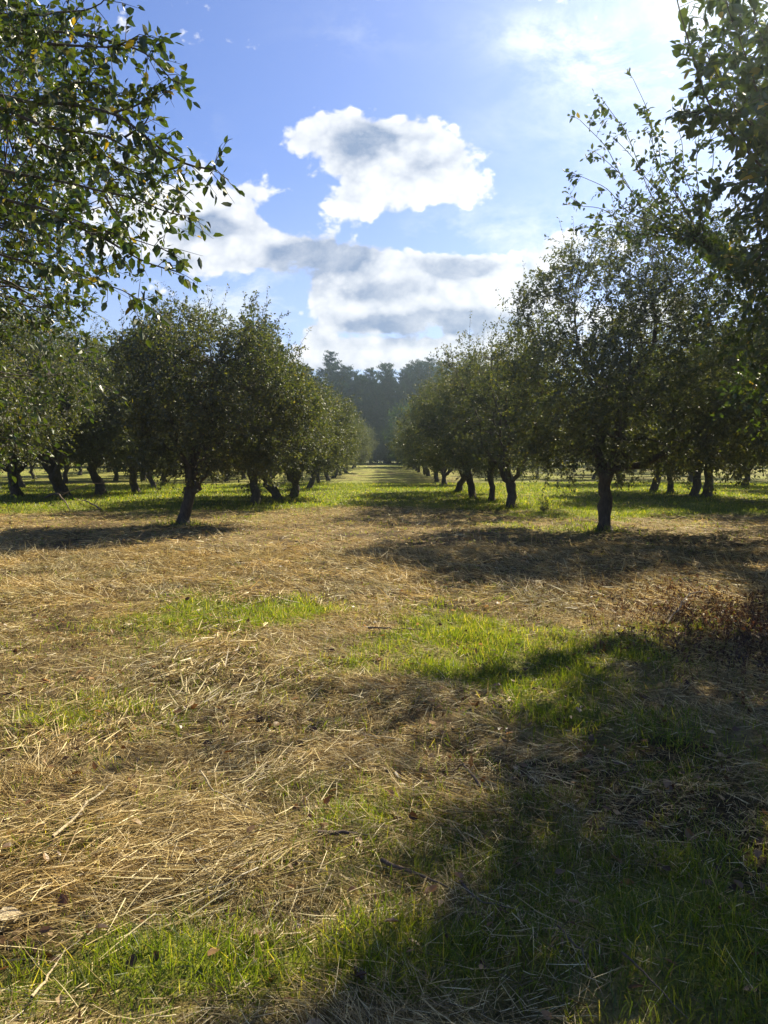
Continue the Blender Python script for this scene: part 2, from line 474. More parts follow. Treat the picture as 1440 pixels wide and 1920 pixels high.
# ------------------------------------------------------------------ sticks and stems lying in the hay
def stick(name, pts, r0, material, label, cat, lift=.03, twigs=0, sides=7, arch=0.0):
    W = np.array([gp(*p) for p in pts])
    t = np.linspace(0, 1, len(W)); tt = np.linspace(0, 1, 14)
    x = np.interp(tt, t, W[:, 0]); y = np.interp(tt, t, W[:, 1])
    z = ground_z(x, y) + lift + arch * np.sin(math.pi * tt)
    ln = np.hypot(x[-1] - x[0], y[-1] - y[0])
    P = np.stack([x, y, z], -1) - np.array([x[0], y[0], 0])
    r = np.random.default_rng(int(pts[0][0] * 7 + pts[0][1]))
    P += r.normal(0, .008 * min(ln, 1.5), P.shape) * np.sin(math.pi * tt)[:, None]
    g = Geo(); tube(g, P, r0 * (1 - .72 * tt), sides, .25, 3)
    for k in range(twigs):
        i = r.integers(3, 12); d = nrm(P[i + 1] - P[i] + r.normal(0, .8, 3) * np.linalg.norm(P[i + 1] - P[i])); d[2] = abs(d[2]) * .8 + .1
        l = ln * r.uniform(.12, .3); q = np.linspace(0, 1, 5)[:, None]
        tube(g, P[i] + d * l * q + np.array([0, 0, -.25 * l]) * q * q, r0 * .4 * (1 - .7 * q[:, 0]), 5)
    o = obj(name, g.mesh(name, True), material); o.location = (x[0], y[0], 0)
    return tag(o, label, cat)


stick('fallen_branch', [(85, 938), (110, 943), (132, 960)], .055, M_stick, 'dead branch arched over the hay, left of the first left-row tree', 'branch', .05, 2, 8, .28)
stick('fallen_branch', [(190, 958), (160, 946), (152, 944)], .035, M_stick, 'small dead branch under the second left orchard row, beside the arched one', 'branch', .05, 2, 7, .1)
stick('stick', [(596, 1592), (640, 1588), (690, 1597)], .012, M_stick, 'short dark stick across the hay near the middle of the foreground', 'stick', .03, 1)
stick('stick', [(715, 1637), (790, 1668), (840, 1690)], .009, M_stick, 'thin stick at the edge of the big foreground shadow', 'stick', .03, 1)
stick('stick', [(865, 1685), (905, 1728), (960, 1745)], .005, M_stick, 'thin bent stick lying inside the foreground shadow', 'stick', .04, 0)
stick('dry_stem', [(377, 1470), (400, 1515), (450, 1540), (495, 1550)], .005, M_pale, 'long curved straw stem left of the centre foreground', 'stem', .05, 0, 5)
stick('dry_stem', [(435, 1482), (490, 1462), (532, 1440)], .006, M_pale, 'straight pale stem standing out beside the curved straw stem', 'stem', .05, 0, 5)
stick('dry_stem', [(1045, 1795), (1090, 1850), (1130, 1918)], .004, M_stick, 'thin dull stem slanting through the dark bottom right grass', 'stem', .05, 0, 5)  # darker bark than the pale stems: shade put into the colour
stick('dry_stem', [(1165, 1855), (1230, 1905), (1290, 1950)], .004, M_stick, 'straight dull stem at the bottom right corner shadow', 'stem', .05, 0, 5)  # stick bark darkens this stem too, for the corner shade
stick('dry_stem', [(100, 1610), (200, 1520), (215, 1502)], .007, M_pale, 'long pale stalk in the green tuft at left foreground', 'stem', .06, 0, 5)
stick('dry_stem', [(60, 1900), (100, 1830), (125, 1800)], .005, M_pale, 'short straw stalk at the bottom left corner', 'stem', .05, 0, 5)
stick('twig', [(900, 1510), (870, 1470), (850, 1455)], .008, M_stick, 'dark forked twig on dark ground above the foreground shadow', 'twig', .04, 3, 6, .05)
stick('twig', [(1250, 1180), (1290, 1145), (1330, 1130)], .010, M_stick, 'brown twig sticking out of the dead weeds', 'twig', .05, 4, 6, .12)
stick('twig', [(690, 1195), (740, 1197), (800, 1190)], .010, M_stick, 'thin dark twig beside the brightest green patch', 'twig', .05, 1, 6)

# a pale leaf at the left edge of the foreground
g = Geo(); c = gp(14, 1745)
leaves(g, np.array([[0, 0, .05]]), np.array([[1., .3, .1]]), np.array([[.1, -.35, 1.]]), np.array([.085]), .75, True)
o = obj('fallen_leaf', g.mesh('fallen_leaf', True), M_pale); o.location = (c[0] - .04, c[1], float(ground_z(c[0], c[1])))
tag(o, 'single large pale tan leaf on the hay at the left edge', 'leaf')


# ------------------------------------------------------------------ apple trees
def polyline(a, b, n, r, wob, sag=0.0, up=0.0):
    t = np.linspace(0, 1, n)[:, None]
    P = a + (b - a) * t
    L = np.linalg.norm(b - a)
    w = np.cumsum(r.normal(0, 1, (n, 3)), 0); w -= w[0] + (w[-1] - w[0]) * t
    P = P + w * wob * L / n ** .5
    P[:, 2] += (sag * 4 * t * (1 - t) * L)[:, 0]
    return P


def sprig_leaves(lg, tg, p0, d, ln, n, size, fine, r, geom=True, wid=.56, thick=.0035):
    """p0,d (m,3), ln (m) : sprigs with n leaves each"""
    m = len(p0)
    if not m: return
    t = (np.arange(n)[None] + r.uniform(0, 1, (m, n))) / n * .95 + .05
    droop = np.array([0, 0, -1.]) * (.18 * ln[:, None, None] * (t ** 2)[..., None])
    p = p0[:, None] + d[:, None] * (ln[:, None] * t)[..., None] + droop
    ax = d[:, None] * .55 + r.normal(0, .75, (m, n, 3)); ax[..., 2] -= .5 if fine else .25
    nn = r.normal(0, .65, (m, n, 3)); nn[..., 2] += .75
    p = p + nrm(ax) * (size * .22)
    sz = size * r.uniform(.5, 1.3, m * n)
    leaves(lg, p.reshape(-1, 3), ax.reshape(-1, 3), nn.reshape(-1, 3), sz, wid, fine, r)
    if geom:
        tt = np.array([0, .5, 1.])
        P = p0[:, None] + d[:, None] * (ln[:, None] * tt)[..., None]; P[..., 2] -= .18 * ln[:, None] * tt ** 2
        s1 = nrm(np.cross(d, np.array([.3, .2, .9]))); s2 = np.cross(d, s1)
        R = np.array([1, .8, .35])[None] * thick
        ring = []
        for k in range(3):
            th = k * 2.0944
            ring.append(P + (s1 * math.cos(th) + s2 * math.sin(th))[:, None] * R[..., None])
        V = np.stack(ring, 2).reshape(m, 9, 3)
        Q = np.array([[i * 3 + k, i * 3 + (k + 1) % 3, i * 3 + 3 + (k + 1) % 3, i * 3 + 3 + k] for i in range(2) for k in range(3)])
        tg.add(V.reshape(-1, 3), None, (np.arange(m)[:, None, None] * 9 + Q[None]).reshape(-1, 4))


def unit_rand(r, n): return nrm(r.normal(0, 1, (n, 3)))


def apple(seed, height=5.7, rad=2.9, bottom=1.35, fork=1.0, lean=(0, 0), tr=.155, limbs=5, K=540, sprigs=7, nl=15, size=.082,
          fine=False, off=(0, 0), shoots=105, extra=None, hole=.30, shoot_len=(.5, 1.3), twin=False):
    """returns (trunk mesh, crown mesh) in local coordinates; extra: list of explicit branches [(points, r0, density)]"""
    r = np.random.default_rng(seed)
    tg, sg, lg = Geo(), Geo(), Geo()
    zc = bottom + (height - bottom) * .45
    cx, cy = off
    cen = np.array([cx, cy, zc])
    top = np.array([lean[0], lean[1], fork])
    base = np.array([0, 0, -.25])
    kink = np.array([lean[0] * r.uniform(.1, .7) + r.normal(0, .05), lean[1] * r.uniform(.1, .7) + r.normal(0, .05), fork * r.uniform(.4, .65)])
    T = np.array([base, [0, 0, .02], [lean[0] * .1, lean[1] * .1, .2], kink, (kink + top) / 2 + r.normal(0, .03, 3), top])
    s = np.linspace(0, len(T) - 1, 16); P = np.stack([np.interp(s, np.arange(len(T)), T[:, k]) for k in range(3)], -1)
    R = tr * np.interp(s, np.arange(6), [1.75, 1.45, 1.08, 1.0, .98, 1.08])
    tube(tg, P, R, 14, .38, seed)
    nodes, nrad = [], []
    az0 = r.uniform(0, 6.28)

    def env(p):
        v = p - cen
        q = np.stack([v[:, 0] / rad, v[:, 1] / rad, np.where(v[:, 2] > 0, v[:, 2] / (height - zc), v[:, 2] / (zc - bottom + .5))], -1)
        l = np.linalg.norm(q, axis=1)
        m = 1 + .62 * (noise3(nrm(q) * 1.9 + seed * 3.1, seed) - .5) + .35 * (noise3(nrm(q) * 4.4 + seed, seed + 9) - .5)
        return l / m

    for i in range(limbs):
        a = az0 + i * 2 * math.pi / limbs + r.normal(0, .25)
        el = r.uniform(.25, 1.05) if i else 1.35
        d = np.array([math.cos(a) * math.cos(el), math.sin(a) * math.cos(el), math.sin(el)])
        k = .3
        while k < 6 and env((cen * np.array([1, 1, .75]) + d * k)[None])[0] < .72: k += .1
        tgt = cen * np.array([1, 1, .75]) + d * k
        st = P[-1 - int(r.integers(0, 3))] * np.array([1, 1, 1])
        n = 12
        L = polyline(st, tgt, n, r, .10, r.uniform(-.10, .12))
        rr = tr * r.uniform(.5, .72) * np.linspace(1, .2, n)
        tube(tg, L, rr, 9, .22, seed + i)
        nodes += list(L[2:]); nrad += list(rr[2:])
        for j in range(5):
            q = int(r.integers(3, n - 1))
            dd = nrm(nrm(L[q] - cen) * .6 + unit_rand(r, 1)[0] + np.array([0, 0, .35])); k = .2
            while k < 3 and env((L[q] + dd * k)[None])[0] < .8: k += .1
            if k < .5: continue
            S = polyline(L[q], L[q] + dd * k, 8, r, .11, r.uniform(-.1, .1)); r2 = rr[q] * .62 * np.linspace(1, .25, 8)
            tube(tg, S, r2, 6, .1, seed + j)
            nodes += list(S[2:]); nrad += list(r2[2:])
    nodes = np.array(nodes); nrad = np.array(nrad)
    # leaf clusters
    c = np.stack([r.uniform(-1.5, 1.5, 40000) * rad + cx, r.uniform(-1.5, 1.5, 40000) * rad + cy, r.uniform(bottom - .35, height * 1.25, 40000)], -1)
    q = env(c)
    lump = noise3(c * .95 + 17, seed + 5)
    low = bottom - .12 + .55 * noise3(np.stack([c[:, 0] * .8, c[:, 1] * .8, c[:, 2] * 0], -1), seed + 6)
    ok = (q < 1) & (c[:, 2] > low) & (lump > hole) & (r.uniform(size=len(c)) < .15 + .85 * q ** 2)
    c, q = c[ok][:K], q[ok][:K]
    for p in c:
        dd = np.linalg.norm(nodes - p, axis=1) + .35 * np.clip(nodes[:, 2] - p[2], 0, 9)
        j = int(dd.argmin()); L = polyline(nodes[j], p, 5, r, .10, r.uniform(-.06, .12))
        tube(sg, L, max(min(nrad[j] * .6, .018), .005) * np.linspace(1, .35, 5), 5 if fine else 3)
    m = len(c)
    out = nrm(c - cen)
    p0 = np.repeat(c, sprigs, 0) + r.normal(0, .16, (m * sprigs, 3))
    d = nrm(np.repeat(out, sprigs, 0) * .55 + unit_rand(r, m * sprigs) * .9 + np.array([0, 0, .25]))
    sprig_leaves(lg, sg, p0, d, r.uniform(.22, .5, m * sprigs), nl, size, fine, r)
    # upright water shoots on the top of the crown
    w = np.where((out[:, 2] > .15) & (q > .5))[0]
    if shoots and len(w):
        w = r.choice(w, shoots); p0 = c[w] + r.normal(0, .12, (shoots, 3))
        d = nrm(np.array([0, 0, 1.]) + r.normal(0, .23, (shoots, 3)) + out[w] * .25)
        sprig_leaves(lg, sg, p0, d, r.uniform(*shoot_len, shoots), 20, size * .9, fine, r, True, .5, .005)
    for pts, r0, dens, sz in (extra or []):
        pts = np.asarray(pts); k = np.concatenate([[0], np.cumsum(np.linalg.norm(np.diff(pts, axis=0), axis=1))])
        n = max(8, int(k[-1] / .08)); s = np.linspace(0, k[-1], n)
        L = np.stack([np.interp(s, k, pts[:, a]) for a in range(3)], -1)
        L = L + np.cumsum(r.normal(0, .006, L.shape), 0) * np.sin(np.linspace(0, 3.14, n))[:, None]
        for _ in range(2): L[1:-1] = (L[:-2] + 2 * L[1:-1] + L[2:]) / 4
        tube(sg, L, r0 * np.linspace(1, .25, n), 6)
        ns = int(dens * k[-1]); idx = r.uniform(.08, 1, ns) * (n - 1); i0 = np.clip(idx.astype(int), 0, n - 2)
        p0 = L[i0] + (L[i0 + 1] - L[i0]) * (idx - i0)[:, None]; tan = nrm(L[i0 + 1] - L[i0])
        d = nrm(tan * .7 + unit_rand(r, ns) * .85 + np.array([0, 0, .1]))
        sprig_leaves(lg, sg, p0, d, r.uniform(.08, .32, ns), 7, sz, fine, r, True, .55, .0028)
        sprig_leaves(lg, sg, L[-1:], tan[-1:], np.array([.18]), 6, sz, fine, r, True, .55, .0028)
    # sprigs carry the leaves but are wood: they go with the limbs
    tg.V += sg.V; tg.Q += [x + tg.n for x in sg.Q]; tg.T += [x + tg.n for x in sg.T]; tg.n += sg.n
    return tg.mesh('trunk', True), lg.mesh('crown')


def plant(name, meshes, mats, x, y, rz=0, sc=(1, 1, 1), label='', cat='tree', group=None, z=None):
    e = bpy.data.objects.new(name, None); C.objects.link(e)
    e.location = (x, y, float(ground_z(x, y)) if z is None else z); e.rotation_euler = (0, 0, rz); e.scale = sc
    e.empty_display_size = .3
    tag(e, label, cat, group)
    for nm, me, m in zip(('trunk', 'crown'), meshes, mats):
        o = bpy.data.objects.new(nm, me); C.objects.link(o); o.parent = e
        if not me.materials: me.materials.append(m)
    return e


AM = (M_bark, M_leaf)
protos = [apple(11, lean=(.10, .05)), apple(12, lean=(-.32, .1), fork=.85, limbs=6), apple(13, lean=(.38, -.1), fork=1.0, height=5.4),
          apple(14, lean=(-.15, -.2), height=6.0, tr=.125, rad=2.7), apple(15, lean=(.05, .25), fork=1.15, limbs=4, rad=3.1), apple(16, lean=(-.5, .05), fork=.8, tr=.185, height=5.2),
          apple(17, lean=(.22, .2), fork=1.05, height=5.5, rad=2.6, limbs=4, K=360, hole=.36), apple(18, lean=(-.08, -.04), fork=.7, height=5.0, tr=.17, rad=2.8, limbs=7), apple(19, lean=(.02, .1), fork=1.3, height=6.1, rad=2.5, tr=.13, K=380, hole=.36)]

ORD = ['first', 'second', 'third', 'fourth', 'fifth', 'sixth', 'seventh', 'eighth', 'ninth', 'tenth', 'eleventh', 'twelfth', 'thirteenth', 'fourteenth', 'fifteenth', 'sixteenth', 'seventeenth', 'eighteenth', 'nineteenth', 'twentieth', 'last']
LOOK = ['upright trunk', 'low leaning fork', 'slanting trunk', 'slim trunk and tall crown', 'long straight trunk', 'thick crooked trunk', 'sparse open crown', 'stump-like low trunk', 'narrow tall crown']
rr = np.random.default_rng(99)


def orchard(spots, row, group, start=0, z0=0):
    for i, sp in enumerate(spots):
        x, y, k = sp[:3]; s = sp[3] if len(sp) > 3 else rr.uniform(.92, 1.08)
        rz = sp[4] if len(sp) > 4 else rr.uniform(0, 6.28)
        plant('apple_tree', protos[k], AM, x, y, rz, (s, s, s * rr.uniform(.95, 1.06)),
              'apple tree with %s, %s in %s' % (LOOK[k], ORD[i + start], row), 'tree', group)


def G(px, py): return tuple(gp(px, py))


# first trees of the two rows beside the lane: meshes of their own
x, y = G(343, 984)
plant('apple_tree', apple(31, height=5.3, rad=2.2, fork=.95, lean=(.22, 0), tr=.145, K=700, limbs=6, sprigs=7, nl=15, size=.082, off=(.7, .2), shoots=150, shoot_len=(.5, 1.3)), AM, x, y, 0, (1, 1, 1),
      'apple tree with low forked trunk, first in the row left of the grassy lane', 'tree', 'apple trees in the row left of the lane')
x, y = G(1132, 994)
plant('apple_tree', apple(32, height=6.6, rad=3.2, fork=1.4, lean=(.06, 0), tr=.15, K=950, limbs=6, sprigs=7, nl=15, off=(.75, -.2), shoots=130, size=.082), AM, x, y, 0, (1, 1, 1),
      'apple tree with straight dark trunk, first in the row right of the grassy lane', 'tree', 'apple trees in the row right of the lane')

L1 = [(*G(480, 948), 2, 1.0, 2.2), (*G(521, 938), 5, 1.0, 0), (*G(551, 932), 7, 1.05, 3.1), (*G(581, 918), 6), (*G(598, 909), 3)]
L1 += [(-4.7 + rr.normal(0, .25), 62 + 7.3 * k, int(rr.integers(0, 9))) for k in range(8)]
orchard(L1, 'row left of lane', 'apple trees in the row left of the lane', 1)
R1 = [(*G(958, 955), 6, 1.0, 1), (*G(922, 942), 8, .93), (*G(886, 936), 4, 1.0, 2), (*G(860, 924), 1, 1.0, 3.2), (*G(833, 911), 7), (*G(819, 905), 0)]
R1 += [(4.3 + rr.normal(0, .25), 67 + 7.3 * k, int(rr.integers(0, 9))) for k in range(7)]
orchard(R1, 'row right of lane', 'apple trees in the row right of the lane', 1)
L2 = [(-12.9, 18.5, 3, 1.2), (-14.2, 25, 4, 1.25), (*G(30, 933), 1, 1.35, 2.0), (*G(118, 933), 5, 1.4), (*G(190, 930), 2, 1.35), (*G(255, 924), 0, 1.25), (*G(288, 914), 3, 1.2), (*G(307, 909), 4, 1.2)]
L2 += [(-14 + rr.normal(0, .3), 64 + 7.5 * k, int(rr.integers(0, 9))) for k in range(6)]
orchard(L2, 'second row left of lane', 'apple trees in the second row left of the lane')
R2 = [(14.2, 19, 4, 1.15), (15.2, 27, 1, 1.15), (*G(1301, 936), 0, 1.15), (*G(1326, 935), 4, 1.2), (*G(1257, 929), 8, 1.1), (*G(1226, 925), 2, 1.15, .5), (*G(1163, 911), 0, 1.1), (*G(1113, 902), 3)]
R2 += [(14 + rr.normal(0, .3), 68 + 7.5 * k, int(rr.integers(0, 9))) for k in range(6)]
orchard(R2, 'second row right of lane', 'apple trees in the second row right of the lane')
L3 = [(-24 + rr.normal(0, .5), 40 + 8.5 * k, int(rr.integers(0, 9)), 1.1) for k in range(9)]
orchard(L3, 'third row left of lane', 'apple trees in the third row left of the lane')
R3 = [(24 + rr.normal(0, .5), 41 + 8.5 * k, int(rr.integers(0, 9)), 1.1) for k in range(9)]
orchard(R3, 'third row right of lane', 'apple trees in the third row right of the lane')
orchard([(-33 + rr.normal(0, .5), 52 + 9 * k, int(rr.integers(0, 9)), 1.15) for k in range(7)], 'fourth row left of lane', 'apple trees in the fourth row left of the lane')
orchard([(33 + rr.normal(0, .5), 52 + 9 * k, int(rr.integers(0, 9)), 1.15) for k in range(7)], 'fourth row right of lane', 'apple trees in the fourth row right of the lane')

# longer grass left unmown round the trunks
def build_tall_grass():
    P, L = [], []
    for o in list(bpy.data.objects):
        if o.name.startswith('apple_tree') and o.location.y < 60 and abs(o.location.x) < 18:
            n = int(260 * min(1, 30 / o.location.y)); a = rng.uniform(0, 6.28, n); d = .12 + np.abs(rng.normal(0, .38, n))
            x, y = o.location.x + d * np.cos(a), o.location.y + d * np.sin(a)
            P.append(np.stack([x, y, ground_z(x, y) - .01], -1)); L.append(rng.uniform(.08, .34, n) * np.exp(-d * .5))
    P, L = np.concatenate(P), np.concatenate(L); n = len(P)
    a = rng.uniform(0, 6.28, n); el = rng.normal(1.15, .25, n)
    D = np.stack([np.cos(a) * np.cos(el), np.sin(a) * np.cos(el), np.sin(el)], -1); UP = np.zeros_like(P); UP[:, 2] = 1
    strips('tall_grass', P, D, UP, L, .006 + .0005 * P[:, 1], rng.uniform(-.5, 0, n), M_grass, 'longer unmown grass standing round the apple trunks', 'grass')


build_tall_grass()
# near trees, fine leaves
NM = (M_bark, M_leaf_near)


def local(pts, b): return [np.array(p) - np.array([b[0], b[1], 0]) for p in pts]


b = (-5.8, 6.3)
ex = []


def br(b, r0, dens, size, *pts):
    ex.append((local([at(*p) for p in pts], b), r0, dens, size))


S = .062
br(b, .020, 26, S, (-250, 170, 5.4), (0, 208, 5.0), (75, 243, 4.8), (150, 252, 4.6), (215, 262, 4.5), (262, 300, 4.5))
br(b, .020, 20, S, (-250, 150, 5.6), (40, 183, 5.0), (150, 196, 4.7), (215, 214, 4.5), (280, 270, 4.4), (335, 308, 4.3), (380, 320, 4.2), (405, 321, 4.2))
br(b, .014, 18, S, (-100, 300, 5.4), (60, 335, 5.0), (150, 355, 4.6), (197, 370, 4.5), (260, 376, 4.4), (298, 402, 4.4), (345, 408, 4.4))
br(b, .016, 18, S, (-150, 330, 5.6), (90, 400, 5.0), (150, 432, 4.7), (205, 455, 4.6), (265, 497, 4.6), (330, 512, 4.6))
br(b, .010, 18, S, (100, 400, 5.2), (150, 424, 4.7), (205, 442, 4.6), (255, 455, 4.5), (305, 470, 4.5))
br(b, .014, 20, S, (-150, 60, 5.4), (90, 80, 4.9), (200, 90, 4.6), (255, 100, 4.5), (295, 120, 4.4), (318, 150, 4.4))
br(b, .010, 18, S, (90, 85, 4.9), (200, 92, 4.6), (245, 75, 4.5), (262, 68, 4.5))
br(b, .010, 20, S, (0, 480, 5.6), (120, 520, 5.0), (190, 543, 4.8), (240, 550, 4.8), (275, 575, 4.8))
br(b, .012, 24, S, (-100, 20, 5.4), (60, 30, 4.9), (150, 25, 4.6), (205, 10, 4.5), (215, -30, 4.5))
br(b, .010, 26, S, (50, 260, 5.2), (110, 290, 4.8), (190, 285, 4.6), (250, 330, 4.5), (320, 350, 4.5))
br(b, .010, 26, S, (60, 200, 5.2), (140, 150, 4.9), (190, 160, 4.7), (215, 185, 4.6))
br(b, .008, 22, S, (215, 214, 4.5), (255, 205, 4.5), (290, 180, 4.5))
br(b, .008, 22, S, (235, 260, 4.5), (275, 238, 4.4), (288, 195, 4.4))
br(b, .008, 18, S, (197, 370, 4.5), (215, 400, 4.5), (240, 425, 4.5))
plant('apple_tree', apple(41, height=7.4, rad=3.0, bottom=1.35, fork=1.5, lean=(.2, 0), tr=.2, K=820, limbs=6, sprigs=7, nl=12, size=.062, fine=True, shoots=60, extra=ex, off=(.1, 0)), NM,
      *b, 0, (1, 1, 1), 'near apple tree reaching sunlit leafy branches in from the upper left edge', 'tree')

b = (7.85, 8.4); ex = []
S = .078
br(b, .014, 14, S, (1560, 420, 6.2), (1440, 352, 5.8), (1385, 350, 5.6), (1345, 358, 5.5))
br(b, .014, 16, S, (1500, 420, 6.0), (1420, 300, 5.4), (1335, 190, 5.1), (1300, 110, 5.0), (1272, 20, 4.9), (1262, -40, 4.9))
br(b, .012, 22, S, (1520, 380, 6.0), (1440, 250, 5.4), (1395, 120, 5.1), (1360, 20, 5.0), (1350, -60, 5.0))
br(b, .012, 26, S, (1560, 300, 6.0), (1450, 180, 5.4), (1420, 60, 5.1), (1400, -60, 5.0))
br(b, .010, 20, S, (1480, 300, 5.8), (1400, 230, 5.4), (1340, 215, 5.2), (1290, 215, 5.2))
br(b, .010, 22, S, (1480, 330, 5.8), (1430, 260, 5.4), (1375, 190, 5.2), (1330, 110, 5.1), (1310, 70, 5.1))
for k in range(7):
    q = np.random.default_rng(k); x_, y_ = 1375 + 60 * q.uniform(-.6, .6), 40 + 34 * k
    br(b, .011, 17, S, (1640, y_ + 120, 8.0), (1530, y_ + 70, 7.4), (1450, y_ + 20, 7.0), (x_, y_ - 40 * q.uniform(), 6.7), (x_ - 40, y_ - 70, 6.6))
plant('apple_tree', apple(42, height=8.4, rad=3.35, bottom=1.4, fork=1.3, lean=(-.1, .1), tr=.2, K=1350, limbs=6, sprigs=7, nl=13, size=.074, hole=.40, fine=True, shoots=60, extra=ex, off=(-.1, 0)), NM,
      *b, 0, (1, 1, 1), 'near apple tree whose dark crown fills the right edge, leaves bright against the sun', 'tree')

b = (9.9, 12.8); ex = []
S = .074
for tip, mid_ in (((1088, 228), (1180, 350)), ((1130, 190), (1200, 330)), ((1187, 150), (1225, 300)), ((1215, 230), (1240, 330)), ((1262, 220), (1275, 330)), ((1305, 180), (1300, 320)),
                  ((1082, 330), (1170, 400)), ((1078, 388), (1160, 415)), ((1095, 430), (1180, 440)), ((1330, 250), (1335, 350)), ((1150, 260), (1215, 370)), ((1250, 290), (1265, 370)), ((1120, 290), (1195, 390))):
    m1 = (mid_[0] * .5 + tip[0] * .5 + 8, mid_[1] * .5 + tip[1] * .5 - 12)
    br(b, .012, 9, S, (1420, 520, 11.2), (1320, 455, 10.2), (*mid_, 9.8), (*m1, 9.6), (*tip, 9.5))
plant('apple_tree', apple(43, height=5.5, rad=2.5, bottom=1.4, fork=1.3, lean=(-.1, .1), tr=.19, K=480, limbs=6, sprigs=7, nl=12, size=.078, fine=True, shoots=60, extra=ex), NM,
      *b, 0, (1, 1, 1), 'apple tree at right sending thin upright shoots into the sky over the lane side', 'tree')


# ------------------------------------------------------------------ the wood behind
def pine(seed, h=20, rad=5.6):
    r = np.random.default_rng(seed); tg, lg = Geo(), Geo()
    t = np.linspace(0, 1, 12)
    P = np.stack([.25 * np.sin(t * 3 + seed), .2 * np.cos(t * 2.2 + seed) - .2, -.4 + t * (h * .97)], -1)
    tube(tg, P, .28 * (1 - .88 * t), 8, .15, seed)
    z = h * .07
    while z < h * .985:
        u = max(0, (z - h * .1) / (h * .9))
        k = int(r.integers(4, 7)); a0 = r.uniform(0, 6.28)
        prof = (1 - u) ** .62 * (.6 + .8 * noise2(np.array([z * .7]), np.array([seed * 1.7]), seed)[0]) + .02
        for i in range(k):
            a = a0 + i * 6.283 / k + r.normal(0, .3); ln = rad * prof * r.uniform(.45, 1.3)
            el = r.uniform(-.1, .35) + u * .45
            d = np.array([math.cos(a) * math.cos(el), math.sin(a) * math.cos(el), math.sin(el)])
            p = np.array([0, 0, z]); q = np.linspace(0, 1, 4)[:, None]
            tube(tg, p + d * ln * q, .05 * (1 - .7 * q[:, 0]), 3)
            n = int(14 + 40 * ln)
            tt = r.uniform(.15, 1.05, n) ** .7
            pp = p + d * (ln * tt)[:, None] + r.normal(0, .08 + .07 * ln, (n, 3)) * np.array([1, 1, .6])
            ax = d + r.normal(0, .6, (n, 3)); ax[:, 2] += .35
            leaves(lg, pp, ax, r.normal(0, 1, (n, 3)), r.uniform(.30, .62, n) * (1 - .35 * u), .36, False, r)
        z += r.uniform(.45, .8) * (1.25 - .5 * u)
    return tg.mesh('trunk', True), lg.mesh('crown')


def round_tree(seed, h=13, rad=4, n=7500, bottom=.3, size=(.28, .55)):
    r = np.random.default_rng(seed); tg, lg = Geo(), Geo()
    t = np.linspace(0, 1, 10)
    k_ = min(1, h / 12)
    P = np.stack([.3 * k_ * np.sin(t * 2 + seed), .3 * k_ * np.sin(t * 2.4), -.4 * k_ + t * h * .8], -1)
    tube(tg, P, .26 * k_ * (1 - .85 * t), 8, .2, seed)
    cl = []
    for i in range(46):
        v = unit_rand(r, 1)[0]; q = r.uniform(.35, 1) ** .5
        c = np.array([v[0] * rad * q, v[1] * rad * q, bottom + (h - bottom) * (.5 + .46 * v[2] * q)])
        cl.append(c); j = int(np.clip((c[2] / h) * 9 - 2, 1, 9))
        tube(tg, polyline(P[j], c, 5, r, .08), .07 * k_ * np.linspace(1, .3, 5), 4)
    cl = np.array(cl); k = r.integers(0, len(cl), n)
    p = cl[k] + r.normal(0, 1, (n, 3)) * np.array([.27, .27, .2]) * rad * .85
    out = nrm(p - np.array([0, 0, h * .5]))
    leaves(lg, p, out + r.normal(0, .8, (n, 3)), r.normal(0, .7, (n, 3)) + np.array([0, 0, .6]), r.uniform(*size, n), .6, False, r)
    return tg.mesh('trunk', True), lg.mesh('crown')


sap = round_tree(71, .95, .34, 700, .05, (.05, .09))
for px, py, s, lab in ((478, 946, 1.0, 'small bright leafy sucker bush at the foot of a left row trunk'), (548, 938, .75, 'low leafy sprout beside the fourth trunk of the left row'), (1014, 962, .5, 'small dark leafy sprout in the grass between two right row trunks')):
    x, y = G(px, py); plant('sprout_bush', sap, (M_stick, M_leaf), x, y - .35, 0, (s, s, s), lab, 'bush')
low_bush = round_tree(64, 7, 4.2, 5200, .1, (.25, .5))
pines = [pine(51), pine(52, 22.5, 6), pine(53, 18.5, 5.0), pine(54, 21, 5.8)]
rounds = [round_tree(61), round_tree(62, 12, 4.4), round_tree(63, 14, 3.8)]
PM = (M_pbark, M_needle); WM = (M_pbark, M_wood_leaf)
for row, (yy, x0, x1, st, sc) in enumerate(((150, -27, 28, 3.1, .86), (153.5, -28, 29, 3.2, .95), (157, -29, 30, 3.3, 1.0))):
    for i, x in enumerate(np.arange(x0, x1, st)):
        k = int(rr.integers(0, 4)); s = sc * rr.uniform(.9, 1.03)
        lab = '%s pine from the left %s' % (ORD[i].capitalize(), ('along the front edge of the far wood', 'in the middle rank of the far wood', 'in the rear rank of the far wood')[row])
        plant('pine_tree', pines[k], PM, x + rr.normal(0, .9), yy + rr.normal(0, 1.6), rr.uniform(0, 6.28), (s, s, s), lab, 'tree', 'pines of the far wood')
